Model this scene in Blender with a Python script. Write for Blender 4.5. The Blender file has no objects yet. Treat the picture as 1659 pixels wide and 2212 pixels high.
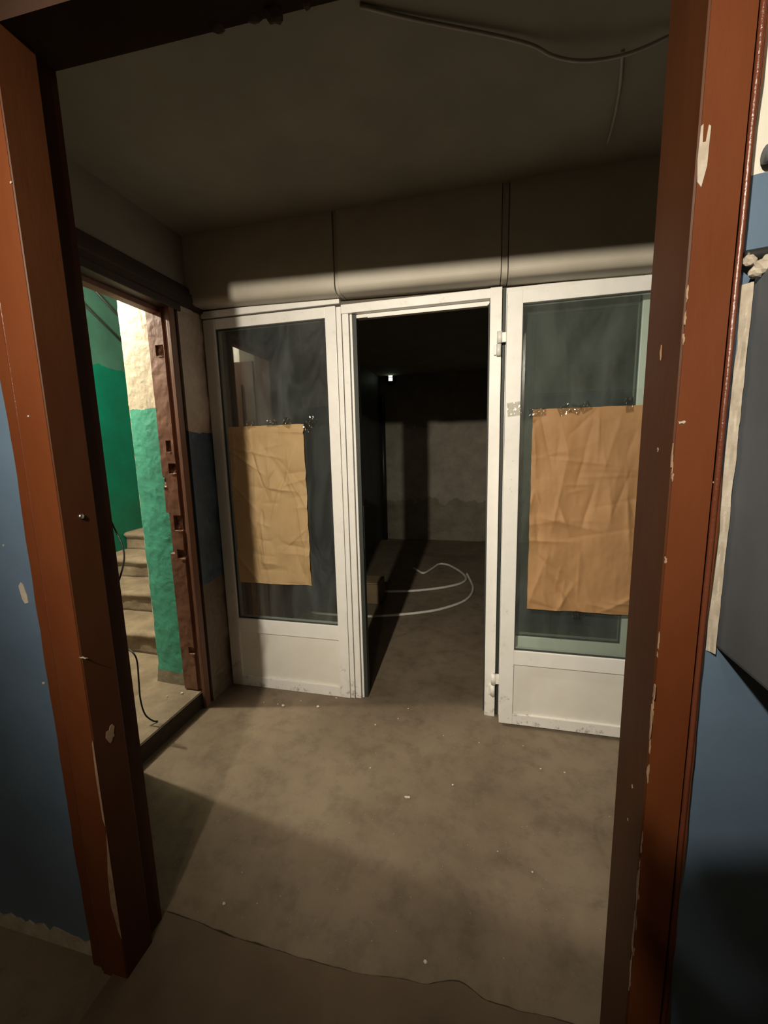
import bpy, bmesh, math, random
from mathutils import Vector, Matrix, noise
random.seed(7)
SC = bpy.context.scene
COL = SC.collection

# ------------------------------------------------------------------ camera
FPX = 882.8
YAW, PITCH, ROLL = -0.2374, -0.151, -0.0237
CAM_POS = Vector((0, 0, 1.4))
cy, sy, cp, sp = math.cos(YAW), math.sin(YAW), math.cos(PITCH), math.sin(PITCH)
fwd = Vector((sy*cp, cy*cp, sp)); rgt = Vector((cy, -sy, 0)); upv = rgt.cross(fwd)
cr, sr = math.cos(ROLL), math.sin(ROLL)
right = rgt*cr + upv*sr
up = upv*cr - rgt*sr
CAM_ROT = Matrix((right, up, -fwd)).transposed()
cd = bpy.data.cameras.new('camera')
cam = bpy.data.objects.new('camera', cd); COL.objects.link(cam)
cam.matrix_world = Matrix.Translation(CAM_POS) @ CAM_ROT.to_4x4()
cd.sensor_fit = 'HORIZONTAL'; cd.sensor_width = 36.0
cd.lens = FPX/1659*36.0
cd.clip_start = 0.02; cd.clip_end = 100
SC.camera = cam

# ------------------------------------------------------------------ world, exposure
w = bpy.data.worlds.new('world'); SC.world = w; w.use_nodes = True
w.node_tree.nodes['Background'].inputs[0].default_value = (0.9, 0.8, 0.65, 1)
w.node_tree.nodes['Background'].inputs[1].default_value = 0.008
SC.view_settings.view_transform = 'Standard'
SC.view_settings.look = 'None'
SC.view_settings.gamma = 1.0
SC.view_settings.use_curve_mapping = False
SC.view_settings.exposure = 0.0

# lamps: a clamp work lamp behind the camera, a bulb in the stair hall
LAMP = Vector((-0.51, -0.67, 2.23))
LAMP_AIM = Vector((-0.16, 2.04, 1.25))
LAMP_W, LAMP_CONE = 340.0, 85.0  # cone falloff shaped to imitate lens vignetting towards the edges
STAIR_LAMP = Vector((-2.72, 1.52, 2.58))
STAIR_W = 185.0
FILL_LAMP = Vector((-0.05, -1.35, 2.33))
FILL_W = 22.0  # unseen fill bulb, added to lift the shaded left side of the vestibule

# ------------------------------------------------------------------ materials
def _nt(name):
    m = bpy.data.materials.new(name); m.use_nodes = True
    nt = m.node_tree; b = nt.nodes['Principled BSDF']
    return m, nt, b
def N(nt, t, **kw):
    n = nt.nodes.new(t)
    for k, v in kw.items(): setattr(n, k, v)
    return n
def rgba(c): return (c[0], c[1], c[2], 1)
def noise_tex(nt, co, scale, detail=6, rough=.6, dist=0.0):
    n = N(nt, 'ShaderNodeTexNoise'); n.inputs['Scale'].default_value = scale
    n.inputs['Detail'].default_value = detail; n.inputs['Roughness'].default_value = rough
    n.inputs['Distortion'].default_value = dist
    nt.links.new(co, n.inputs['Vector']); return n
def ramp(nt, fac, stops, interp='LINEAR'):
    r = N(nt, 'ShaderNodeValToRGB'); r.color_ramp.interpolation = interp
    e = r.color_ramp.elements
    while len(e) > 1: e.remove(e[-1])
    e[0].position = stops[0][0]; e[0].color = rgba(stops[0][1])
    for p, c in stops[1:]:
        x = e.new(p); x.color = rgba(c)
    nt.links.new(fac, r.inputs[0]); return r
def mixc(nt, fac, a, b, mode='MIX'):
    n = N(nt, 'ShaderNodeMix', data_type='RGBA', blend_type=mode)
    for s, v in ((n.inputs[0], fac), (n.inputs[6], a), (n.inputs[7], b)):
        if hasattr(v, 'is_linked'): nt.links.new(v, s)
        elif isinstance(v, (int, float)): s.default_value = v
        else: s.default_value = rgba(v)
    return n.outputs[2]
def bump(nt, b, co, scale, strength, dist=.002, detail=6):
    if strength <= 0: return
    n = noise_tex(nt, co, scale, detail)
    bp = N(nt, 'ShaderNodeBump'); bp.inputs['Strength'].default_value = strength
    bp.inputs['Distance'].default_value = dist
    nt.links.new(n.outputs['Fac'], bp.inputs['Height']); nt.links.new(bp.outputs[0], b.inputs['Normal'])
def mat(name, c1, c2=None, scale=6, rough=.6, bmp=0.0, bscale=60, bdist=.002, lo=.35, hi=.65, metal=0, stretch=(1, 1, 1), spec=.5):
    m, nt, b = _nt(name)
    tc = N(nt, 'ShaderNodeTexCoord')
    mp = N(nt, 'ShaderNodeMapping'); mp.inputs['Scale'].default_value = stretch
    nt.links.new(tc.outputs['Object'], mp.inputs['Vector']); co = mp.outputs[0]
    if c2 is None: c2 = tuple(x*.8 for x in c1)
    n = noise_tex(nt, co, scale)
    r = ramp(nt, n.outputs['Fac'], [(lo, c1), (hi, c2)])
    nt.links.new(r.outputs[0], b.inputs['Base Color'])
    b.inputs['Roughness'].default_value = rough; b.inputs['Metallic'].default_value = metal
    b.inputs['Specular IOR Level'].default_value = spec
    bump(nt, b, co, bscale, bmp, bdist)
    return m
def banded(name, bands, jitter=.02, jscale=9, rough=.6, bmp=.3, bscale=40, bdist=.003, var=.25, base_jit=0.0):
    """painted wall whose colour changes with height: bands = [(z_from, colour), ...]"""
    m, nt, b = _nt(name)
    tc = N(nt, 'ShaderNodeTexCoord'); co = tc.outputs['Object']
    sx = N(nt, 'ShaderNodeSeparateXYZ'); nt.links.new(co, sx.inputs[0])
    n = noise_tex(nt, co, jscale, 5)
    ma = N(nt, 'ShaderNodeMath', operation='MULTIPLY_ADD'); nt.links.new(n.outputs['Fac'], ma.inputs[0])
    ma.inputs[1].default_value = jitter*2; nt.links.new(sx.outputs[2], ma.inputs[2])
    dv = N(nt, 'ShaderNodeMath', operation='DIVIDE'); nt.links.new(ma.outputs[0], dv.inputs[0]); dv.inputs[1].default_value = 4.0
    r = ramp(nt, dv.outputs[0], [((z+jitter)/4.0 if z > 0 else 0, c) for z, c in bands], 'CONSTANT')
    n2 = noise_tex(nt, co, 5, 8, .65)
    v = ramp(nt, n2.outputs['Fac'], [(.3, (1-var,)*3), (.7, (1.0,)*3)])
    nt.links.new(mixc(nt, 1.0, r.outputs[0], v.outputs[0], 'MULTIPLY'), b.inputs['Base Color'])
    b.inputs['Roughness'].default_value = rough
    bump(nt, b, co, bscale, bmp, bdist)
    return m
def glass_mat(name, veil=.03, tint=(.93, .97, .95)):
    """thin dusty sheet glass: transparent, Fresnel gloss, a smeared film of dust"""
    m, nt, b = _nt(name); nt.nodes.remove(b)
    out = nt.nodes['Material Output']
    tc = N(nt, 'ShaderNodeTexCoord'); co = tc.outputs['Object']
    tr = N(nt, 'ShaderNodeBsdfTransparent'); tr.inputs[0].default_value = rgba(tint)
    gl = N(nt, 'ShaderNodeBsdfGlossy'); gl.inputs['Roughness'].default_value = .015
    fr = N(nt, 'ShaderNodeFresnel'); fr.inputs[0].default_value = 1.5
    ml = N(nt, 'ShaderNodeMath', operation='MULTIPLY'); nt.links.new(fr.outputs[0], ml.inputs[0]); ml.inputs[1].default_value = 2.6; ml.use_clamp = True
    m1 = N(nt, 'ShaderNodeMixShader'); nt.links.new(ml.outputs[0], m1.inputs[0]); nt.links.new(tr.outputs[0], m1.inputs[1]); nt.links.new(gl.outputs[0], m1.inputs[2])
    df = N(nt, 'ShaderNodeBsdfDiffuse'); df.inputs[0].default_value = (.55, .58, .56, 1)
    mp = N(nt, 'ShaderNodeMapping'); mp.inputs['Scale'].default_value = (3.0, 1, .9); mp.inputs['Rotation'].default_value = (0, .5, 0)
    nt.links.new(co, mp.inputs[0])
    n = noise_tex(nt, mp.outputs[0], 2.2, 6, .6, 1.2)
    r = ramp(nt, n.outputs['Fac'], [(.35, (veil*.5,)*3), (.75, (veil*2.0,)*3)])
    m2 = N(nt, 'ShaderNodeMixShader'); nt.links.new(r.outputs[0], m2.inputs[0]); nt.links.new(m1.outputs[0], m2.inputs[1]); nt.links.new(df.outputs[0], m2.inputs[2])
    nt.links.new(m2.outputs[0], out.inputs[0])
    return m
def tape_mat():
    m, nt, b = _nt('clear_tape'); nt.nodes.remove(b); out = nt.nodes['Material Output']
    tr = N(nt, 'ShaderNodeBsdfTransparent'); tr.inputs[0].default_value = (.93, .92, .88, 1)
    gl = N(nt, 'ShaderNodeBsdfGlossy'); gl.inputs['Roughness'].default_value = .09
    mx = N(nt, 'ShaderNodeMixShader'); mx.inputs[0].default_value = .22
    nt.links.new(tr.outputs[0], mx.inputs[1]); nt.links.new(gl.outputs[0], mx.inputs[2]); nt.links.new(mx.outputs[0], out.inputs[0])
    return m
def emit_mat(name, c, s):
    m, nt, b = _nt(name)
    b.inputs['Base Color'].default_value = rgba(c); b.inputs['Emission Color'].default_value = rgba(c)
    b.inputs['Emission Strength'].default_value = s
    return m
def floor_mat():
    m, nt, b = _nt('dusty_concrete')
    tc = N(nt, 'ShaderNodeTexCoord'); co = tc.outputs['Object']
    n1 = noise_tex(nt, co, 1.6, 8, .6, .4); n2 = noise_tex(nt, co, 9, 8, .7)
    a = ramp(nt, n1.outputs['Fac'], [(.32, (.135, .102, .068)), (.5, (.185, .142, .098)), (.7, (.225, .178, .125))])
    d = ramp(nt, n2.outputs['Fac'], [(.3, (.68, .66, .64)), (.52, (1, 1, 1)), (.75, (1.08, 1.06, 1.02))])
    c = mixc(nt, 1.0, a.outputs[0], d.outputs[0], 'MULTIPLY')
    n3 = noise_tex(nt, co, 150, 2, .5)
    s = ramp(nt, n3.outputs['Fac'], [(.74, (0, 0, 0)), (.78, (1, 1, 1))])
    c = mixc(nt, s.outputs[0], c, (.5, .46, .38))
    n4 = noise_tex(nt, co, 3.2, 5, .6, 1.0)
    k = ramp(nt, n4.outputs['Fac'], [(.62, (0, 0, 0)), (.72, (.55, .55, .55))])
    c = mixc(nt, k.outputs[0], c, (.09, .068, .045))
    nt.links.new(c, b.inputs['Base Color']); b.inputs['Roughness'].default_value = .75
    bump(nt, b, co, 70, .35, .003)
    return m
def pvc_mat(name='white_plastic', dirt=True):
    m, nt, b = _nt(name)
    tc = N(nt, 'ShaderNodeTexCoord'); co = tc.outputs['Object']
    n = noise_tex(nt, co, 14, 8, .7)
    r = ramp(nt, n.outputs['Fac'], [(.25, (.60, .57, .51)), (.38, (.74, .725, .68)), (.6, (.78, .765, .73))])
    c = r.outputs[0]
    if dirt:                                   # scuffs and grime near the bottom
        sx = N(nt, 'ShaderNodeSeparateXYZ'); nt.links.new(co, sx.inputs[0])
        n2 = noise_tex(nt, co, 26, 6, .7)
        mr = N(nt, 'ShaderNodeMapRange'); nt.links.new(sx.outputs[2], mr.inputs[0])
        mr.inputs[1].default_value = .32; mr.inputs[2].default_value = 0; mr.inputs[3].default_value = 0; mr.inputs[4].default_value = .115
        ad = N(nt, 'ShaderNodeMath', operation='ADD'); nt.links.new(n2.outputs['Fac'], ad.inputs[0]); nt.links.new(mr.outputs[0], ad.inputs[1])
        k = ramp(nt, ad.outputs[0], [(.66, (0, 0, 0)), (.78, (.8, .8, .8))])
        c = mixc(nt, k.outputs[0], c, (.22, .18, .13))
    nt.links.new(c, b.inputs['Base Color']); b.inputs['Roughness'].default_value = .38
    return m

M = {}
M['pvc'] = pvc_mat()
M['pvc_panel'] = mat('white_infill_panel', (.74, .72, .66), (.68, .65, .58), 5, .5)
M['pvc_clean'] = mat('white_plastic_plain', (.76, .74, .70), (.70, .68, .63), 10, .35)
M['gasket'] = mat('dark_rubber', (.03, .035, .03), None, 20, .6)
M['glass'] = glass_mat('dusty_glass_left', .038)
M['glass2'] = glass_mat('dusty_glass_leaf', .030, (.9, .95, .92))
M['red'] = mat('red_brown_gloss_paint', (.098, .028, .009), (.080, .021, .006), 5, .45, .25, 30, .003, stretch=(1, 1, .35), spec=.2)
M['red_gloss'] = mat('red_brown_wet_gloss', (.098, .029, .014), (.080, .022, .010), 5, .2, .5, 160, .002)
M['red_jamb_shaded'] = mat('shade_darkened_red_brown_paint', (.055, .0185, .0065), (.042, .013, .004), 5, .5, .25, 30, .003, stretch=(1, 1, .35), spec=.12)  # the frame's red paint, darkened to carry the shade on the reveals
M['head'] = mat('shade_darkened_brown_paint', (.030, .014, .009), (.02, .010, .006), 6, .8, .3, 30, spec=.1)  # near-black colour stands in for the shade under the frame head
M['bare_wood'] = mat('bare_pale_wood', (.26, .17, .10), (.17, .10, .06), 30, .8)
M['bare_plaster'] = mat('bare_plaster', (.36, .32, .26), (.26, .22, .17), 30, .9, .4, 60)
M['blue'] = banded('blue_wall_paint_cream_above', [(0, (.20, .17, .13)), (.03, (.085, .128, .185)), (1.78, (.55, .52, .45))], .012, 12, .42, .3, 18, .003, .18)
M['grey_box'] = mat('grey_blue_cabinet_paint', (.082, .090, .10), (.064, .07, .078), 4, .45, .1, 25)
M['ceil'] = mat('grey_whitewash', (.30, .275, .225), (.25, .225, .18), 3, .9, .2, 30, .003)
M['panel'] = mat('beige_board_panel', (.46, .42, .35), (.40, .36, .29), 4, .55, .08, 12, .003)
M['floor'] = floor_mat()
M['sill'] = mat('worn_concrete_sill', (.125, .088, .056), (.095, .065, .041), 5, .8, .4, 50, .003)
M['strip'] = banded('painted_plaster_blue_dado', [(0, (.24, .18, .13)), (.68, (.10, .15, .23)), (1.51, (.70, .55, .45))], .03, 14, .5, .5, 30, .006, .4)
M['pillar'] = banded('plaster_cream_over_green', [(0, (.33, .31, .24)), (.16, (.085, .52, .38)), (1.63, (.80, .74, .58))], .018, 16, .5, .6, 26, .006, .38)
M['green'] = banded('green_oil_paint_wall', [(0, (.0, .17, .105)), (2.15, (.055, .17, .13))], .12, 3, .4, .3, 14, .004, .35)
M['cream'] = mat('cream_whitewash', (.74, .69, .55), (.62, .57, .44), 6, .9, .3, 40)
M['brown_jamb'] = mat('pink_brown_old_paint', (.25, .125, .082), (.18, .080, .05), 7, .5, .4, 30, .004, stretch=(1, 1, .3))
M['dark_brown'] = mat('dark_brown_paint', (.055, .036, .026), (.04, .026, .018), 6, .45, .2, 30)
M['step'] = mat('worn_step_concrete', (.25, .20, .14), (.15, .118, .08), 7, .85, .6, 45, .006)
M['far'] = banded('crumbling_plaster_far', [(0, (.24, .21, .155)), (.62, (.36, .315, .25))], .22, 4.5, .9, .9, 14, .012, .35)
M['corr_left'] = mat('dark_blue_grey_paint', (.11, .115, .115), (.08, .083, .083), 3, .6, .3, 20)
M['dark_wall'] = mat('dim_plaster', (.14, .12, .095), (.10, .085, .066), 3, .9, .3, 20)
M['paper'] = mat('brown_kraft_paper', (.42, .285, .14), (.375, .25, .115), 4, .7, .12, 90, .001)
M['paper2'] = mat('brown_kraft_paper_warm', (.36, .20, .085), (.31, .168, .066), 4, .7, .12, 90, .001)
M['tape'] = tape_mat()
M['hose'] = mat('white_conduit_plastic', (.62, .60, .55), (.52, .50, .45), 20, .5, .6, 220, .002)
M['wire_white'] = mat('pale_cable_sheath', (.42, .40, .36), (.34, .32, .28), 14, .45)
M['black'] = mat('black_rubber_sheath', (.012, .012, .012), None, 20, .5)
M['steel'] = mat('bright_steel', (.6, .6, .6), (.5, .5, .5), 20, .3, metal=1)
M['foam'] = mat('dark_mounting_foam', (.05, .035, .02), (.03, .02, .012), 20, .9, .5, 60)
M['crumb'] = mat('white_plaster_crumb', (.62, .58, .50), (.50, .46, .38), 40, .9)
M['carton'] = mat('brown_cardboard', (.26, .17, .095), (.21, .135, .075), 6, .8)
M['brick'] = mat('pinkish_old_brick', (.42, .27, .20), (.34, .20, .14), 12, .9, .6, 60, .004)
M['dark_metal'] = mat('dark_painted_metal', (.02, .02, .02), None, 10, .4)
M['pale_glow'] = emit_mat('pale_green_glow', (.85, 1.0, .72), 2.6)

# ------------------------------------------------------------------ mesh helpers
class MB:
    def __init__(s): s.bm = bmesh.new()
    def _add(s, t):
        me = bpy.data.meshes.new('t'); t.to_mesh(me); t.free(); s.bm.from_mesh(me); bpy.data.meshes.remove(me)
    def box(s, x0, x1, y0, y1, z0, z1, bev=0.0, rot=None):
        t = bmesh.new(); bmesh.ops.create_cube(t, size=1)
        for v in t.verts: v.co = Vector(((x0+x1)/2+v.co.x*(x1-x0), (y0+y1)/2+v.co.y*(y1-y0), (z0+z1)/2+v.co.z*(z1-z0)))
        if bev > 0: bmesh.ops.bevel(t, geom=t.edges[:], offset=bev, segments=2, affect='EDGES', profile=.6)
        if rot is not None:
            c = Vector(((x0+x1)/2, (y0+y1)/2, (z0+z1)/2))
            for v in t.verts: v.co = c + rot @ (v.co-c)
        s._add(t); return s
    def prism(s, poly, f0, f1):
        """polygon (list of 2D) swept between two maps f0(u,v)->xyz and f1(u,v)->xyz"""
        t = bmesh.new()
        a = [t.verts.new(f0(u, v)) for u, v in poly]; b = [t.verts.new(f1(u, v)) for u, v in poly]
        n = len(poly)
        t.faces.new(a); t.faces.new(b[::-1])
        for i in range(n): t.faces.new((a[i], b[i], b[(i+1) % n], a[(i+1) % n]))
        bmesh.ops.recalc_face_normals(t, faces=t.faces[:]); s._add(t); return s
    def grid(s, f, nu, nv, thick=None):
        """surface f(u,v) -> Vector, u,v in 0..1; with thick (a Vector) closed with a back and edges"""
        t = bmesh.new()
        g = [[t.verts.new(f(i/nu, j/nv)) for j in range(nv+1)] for i in range(nu+1)]
        for i in range(nu):
            for j in range(nv): t.faces.new((g[i][j], g[i+1][j], g[i+1][j+1], g[i][j+1]))
        if thick is not None:
            rim = [g[i][0] for i in range(nu+1)]+[g[nu][j] for j in range(1, nv+1)]+[g[i][nv] for i in range(nu-1, -1, -1)]+[g[0][j] for j in range(nv-1, 0, -1)]
            bk = [t.verts.new(v.co+thick) for v in rim]; n = len(rim)
            for i in range(n): t.faces.new((rim[i], bk[i], bk[(i+1) % n], rim[(i+1) % n]))
            t.faces.new(bk)
        bmesh.ops.recalc_face_normals(t, faces=t.faces[:]); s._add(t); return s
    def tube(s, pts, r, n=10, sub=6, closed=False):
        pts = [Vector(p) for p in pts]; P = []
        if len(pts) > 2:
            for i in range(len(pts)-1):
                p0 = pts[max(i-1, 0)]; p1 = pts[i]; p2 = pts[i+1]; p3 = pts[min(i+2, len(pts)-1)]
                for k in range(sub):
                    u = k/sub
                    P.append(.5*((2*p1)+(p2-p0)*u+(2*p0-5*p1+4*p2-p3)*u*u+(3*p1-p0-3*p2+p3)*u**3))
            P.append(pts[-1])
        else: P = pts
        t = bmesh.new(); rings = []; prev = None
        for i, p in enumerate(P):
            d = (P[min(i+1, len(P)-1)]-P[max(i-1, 0)]).normalized()
            if prev is None:
                a = d.cross(Vector((0, 0, 1)));  a = a if a.length > 1e-3 else d.cross(Vector((1, 0, 0)))
            else: a = prev-d*prev.dot(d)
            a.normalize(); prev = a; b = d.cross(a)
            rings.append([t.verts.new(p+(a*math.cos(q)+b*math.sin(q))*r) for q in [2*math.pi*k/n for k in range(n)]])
        for A, B in zip(rings, rings[1:]):
            for k in range(n): t.faces.new((A[k], A[(k+1) % n], B[(k+1) % n], B[k]))
        t.faces.new(rings[0][::-1]); t.faces.new(rings[-1])
        for f in t.faces: f.smooth = True
        s._add(t); return s
    def lathe(s, prof, c, axis='z', n=24):
        t = bmesh.new(); rings = []
        for r, h in prof:
            ring = []
            for k in range(n):
                q = 2*math.pi*k/n; x, y = r*math.cos(q), r*math.sin(q)
                o = Vector((x, y, h)) if axis == 'z' else (Vector((x, h, y)) if axis == 'y' else Vector((h, x, y)))
                ring.append(t.verts.new(Vector(c)+o))
            rings.append(ring)
        for A, B in zip(rings, rings[1:]):
            for k in range(n): t.faces.new((A[k], A[(k+1) % n], B[(k+1) % n], B[k]))
        t.faces.new(rings[0]); t.faces.new(rings[-1][::-1])
        bmesh.ops.recalc_face_normals(t, faces=t.faces[:])
        for f in t.faces: f.smooth = True
        s._add(t); return s
    def blob(s, c, r, seed, squash=.7, sub=2):
        t = bmesh.new(); bmesh.ops.create_icosphere(t, subdivisions=sub, radius=1)
        for v in t.verts:
            k = 1+.45*noise.noise(v.co*1.3+Vector((seed, seed*2.1, 0)))
            v.co = Vector((v.co.x*k*r, v.co.y*k*r*.85, v.co.z*k*r*squash))
        lo = min(v.co.z for v in t.verts)
        for v in t.verts: v.co += Vector(c)-Vector((0, 0, lo))
        s._add(t); return s
    def build(s, name, m, parent=None, smooth=False):
        bm = s.bm
        bmesh.ops.remove_doubles(bm, verts=bm.verts[:], dist=1e-6)
        if parent is None:
            xs = [v.co for v in bm.verts]
            L = Vector(((min(v.x for v in xs)+max(v.x for v in xs))/2, (min(v.y for v in xs)+max(v.y for v in xs))/2, min(v.z for v in xs)))
        else:
            L = Vector((0, 0, 0)); p = parent
            while p is not None: L += p.location; p = p.parent
        for v in bm.verts: v.co -= L
        me = bpy.data.meshes.new(name); bm.to_mesh(me); bm.free()
        if smooth:
            for f in me.polygons: f.use_smooth = True
        me.materials.append(m)
        o = bpy.data.objects.new(name, me); COL.objects.link(o)
        if parent is None: o.location = L
        else: o.parent = parent
        return o
def tag(o, label=None, cat=None, group=None, kind=None):
    if label: o['label'] = label
    if cat: o['category'] = cat
    if group: o['group'] = group
    if kind: o['kind'] = kind
    return o
def empty(name, loc, label=None, cat=None, group=None, kind=None):
    o = bpy.data.objects.new(name, None); COL.objects.link(o); o.location = loc
    o.empty_display_size = .05
    return tag(o, label, cat, group, kind)
def world_z(o):        # material heights are read from object space: keep wall origins at floor level
    return o
def fn(p, s=1.0, sd=0.0): return noise.fractal(Vector((p[0]*s+sd, p[1]*s, p[2]*s)), 1.0, 2.0, 5)
def chip(name, m, parent, plane, c, pts, t=.0012):
    """flake of missing paint: thin irregular patch on plane 'y-' (facing the camera) or 'x+'/'x-'"""
    mb = MB()
    if plane == 'y-': mb.prism(pts, lambda u, v: Vector((c[0]+u, c[1], c[2]+v)), lambda u, v: Vector((c[0]+u, c[1]-t, c[2]+v)))
    elif plane == 'x+': mb.prism(pts, lambda u, v: Vector((c[0], c[1]+u, c[2]+v)), lambda u, v: Vector((c[0]+t, c[1]+u, c[2]+v)))
    else: mb.prism(pts, lambda u, v: Vector((c[0], c[1]+u, c[2]+v)), lambda u, v: Vector((c[0]-t, c[1]+u, c[2]+v)))
    return mb.build(name, m, parent)
def ragged(wd, ht, seed, n=12):
    r = random.Random(seed); out = []
    for k in range(n):
        q = 2*math.pi*k/n; s = r.uniform(.3, 1.0)
        out.append((wd/2*math.cos(q)*s, ht/2*math.sin(q)*s))
    return out

# ------------------------------------------------------------------ structure
H = 2.48; YB = 2.04; XL = -1.48; Y0 = .735; Y1 = .85
tag(MB().grid(lambda u, v: Vector((-1.53+u*3.6, -1.6+v*8.0, .0015*fn((u*3.6, v*8, 0), 3))), 90, 200, Vector((0, 0, -.12))).build('floor', M['floor']), kind='structure')
# sill slab with a cracked, ragged far edge
def sill_edge(x): return .862+.010*fn((x, 0, 3), 4)+.012*math.sin(x*5+1)+(.02 if -.12 < x < .02 else 0)*math.sin((x+.12)/.14*math.pi)
poly = [(-1.5, Y0-.02)]+[(-1.5, .85)]+[(x/60*1.5-1.0, sill_edge(x/60*1.5-1.0)) for x in range(0, 61)]+[(.55, Y0-.02)]
poly = [(-.96, -1.55), (-.96, .86)]+[(-.95+1.3*k/70, sill_edge(-.95+1.3*k/70)) for k in range(71)]+[(.36, .86), (.36, -1.55)]
sill = tag(MB().prism(poly, lambda u, v: Vector((u, v, -.005)), lambda u, v: Vector((u, v, .009))).build('floor', M['sill']), kind='structure')
xs_ = [-.93+1.21*k/90 for k in range(91)]
crk = [(x, sill_edge(x)+.0005) for x in xs_]+[(x, sill_edge(x)+.004+.007*abs(fn((x, 5, 0), 6))) for x in xs_[::-1]]
MB().prism(crk, lambda u, v: Vector((u, v, .001)), lambda u, v: Vector((u, v, .0032))).build('crack', M['foam'], sill)
tag(MB().box(-1.75, 1.9, -1.7, 7.0, H, H+.15).build('ceiling', M['ceil']), kind='structure')

# front wall (with the red doorway)
def z0(o): return o
wf = MB().box(-2.6, -.93, Y0, Y1-.02, -.02, 3.0).build('wall_front_left', M['blue']); tag(wf, kind='structure')
wr = MB().box(.30, 1.9, Y0, Y1-.02, -.02, 3.0).build('wall_front_right', M['blue']); tag(wr, kind='structure')
tag(MB().box(-.93, .30, Y0, Y1-.02, 2.36, 3.0).build('wall_front_top', M['dark_wall']), kind='structure')
for i, (x, z, wd, ht) in enumerate([(-1.101, 1.070, .022, .055), (-1.081, .833, .014, .012), (-1.14, 1.19, .006, .006)]):
    chip('paint_chip', M['bare_plaster'], wf, 'y-', (x, Y0, z), ragged(wd, ht, i+3) if i else [(-.011, .018), (-.003, .028), (.004, .022), (.011, -.005), (.012, -.024), (.001, -.027), (-.006, -.015)])
# bare plaster where the blue paint has broken off above the floor
r = random.Random(5)
top = [(-1.5+.47*k/26, .035+.03*abs(fn((k*.3, 1, 1), 1.3))+.012*r.random()) for k in range(27)]
chip('bare_patch', M['bare_plaster'], wf, 'y-', (0, Y0, 0), [(-1.5, .0)]+top+[(-1.03, 0)], .004)

# camera side of the room: side and back walls, ceiling (behind the viewer)
tag(MB().box(-2.6, -2.5, -1.7, Y0, 0, 3.0).build('wall_entry_left', M['dark_wall']), kind='structure')
tag(MB().box(1.8, 1.9, -1.7, Y0, 0, 3.0).build('wall_entry_right', M['dark_wall']), kind='structure')
tag(MB().box(-2.6, 1.9, -1.8, -1.7, 0, 3.0).build('wall_entry_back', M['cream']), kind='structure')
tag(MB().box(-2.5, -1.53, -1.6, Y0, -.1, 0.0).build('floor', M['sill']), kind='structure')

# ---- door_1: the red doorway in front
d1 = empty('door_1', (-.3, .75, 0), 'open doorway with chipped red-brown painted wooden frame in the foreground', 'doorway', kind='structure')
def jamb_poly(name, poly, z1=2.3): return MB().prism(poly, lambda u, v: Vector((u, v, 0)), lambda u, v: Vector((u, v, z1))).build(name, M['red_jamb_shaded'], d1)
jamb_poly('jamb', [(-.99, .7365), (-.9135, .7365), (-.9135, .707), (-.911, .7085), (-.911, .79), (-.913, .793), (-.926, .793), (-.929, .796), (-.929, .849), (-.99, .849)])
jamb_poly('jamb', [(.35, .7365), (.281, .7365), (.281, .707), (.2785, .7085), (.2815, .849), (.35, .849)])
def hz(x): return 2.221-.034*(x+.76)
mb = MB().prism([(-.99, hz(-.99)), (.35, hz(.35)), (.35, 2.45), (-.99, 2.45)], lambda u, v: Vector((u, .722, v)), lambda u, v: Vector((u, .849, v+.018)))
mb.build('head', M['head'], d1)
def casing(xi, xo, grooves, seed, z1, name='casing'):
    """moulded board whose outer edge is over-painted raggedly onto the wall"""
    sg = 1 if xo > xi else -1
    n = 90; L = []
    for k in range(n+1):
        z = z1*k/n
        L.append((xo+sg*(.006*fn((z, seed, 0), 2.2)+.003*fn((z, seed, 5), 9)), z))
    # board body up to the groove, then the rest; groove left open between
    g = grooves
    mb = MB()
    mb.prism([(xi, 0), (g-.004*sg, 0), (g-.004*sg, z1), (xi, z1)], lambda u, v: Vector((u, .706, v)), lambda u, v: Vector((u, Y0, v)))
    o = mb.build(name, M['red'], d1)
    mb = MB(); mb.prism([(g+.004*sg, 0)]+L+[(g+.004*sg, z1)], lambda u, v: Vector((u, .716, v)), lambda u, v: Vector((u, Y0, v)))
    mb.build('casing_edge', M['red'], d1)
    MB().tube([(g+.006*sg+.001*fn((g, z1*k/40, 3), 9), .715, z1*k/40) for k in range(41)], .0042, 8, 2).build('casing_bead', M['red_gloss'], d1)
    mb = MB(); mb.box(min(g-.005, g+.005), max(g-.005, g+.005), .724, Y0, 0, z1); mb.build('casing_groove', M['red'], d1)
    return o
casing(-.9137, -1.040, -.995, 2.0, 2.6)
casing(.2812, .352, .338, 7.0, 2.6)
# worn edges and flakes on the frame
E_ = [('x+', (-.911, .753, .70), ragged(.034, .075, 21), 'bare_wood'),
      ('y-', (-.905, .706, .935), ragged(.03, .006, 22), 'bare_plaster'), ('y-', (-.915, .706, 1.94), ragged(.006, .008, 23), 'bare_plaster'),
      ('y-', (-.914, .706, .60), [(-.002, -.10), (.003, -.12), (.003, .12), (-.001, .11), (-.004, .02)], 'bare_wood'),
      ('y-', (-.914, .706, .30), [(-.004, -.14), (.003, -.16), (.003, .16), (-.003, .10), (-.012, .03), (-.016, -.06)], 'bare_wood'),
      ('y-', (-.96, .706, 1.49), ragged(.006, .006, 25), 'bare_plaster'),
      ('y-', (.339, .716, 1.34), ragged(.014, .004, 26), 'bare_plaster'), ('y-', (.287, .706, 1.43), ragged(.014, .006, 27), 'bare_plaster')]
for i, (pl, c, pts, mm) in enumerate(E_): chip('paint_chip', M[mm], d1, pl, c, pts)
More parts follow.
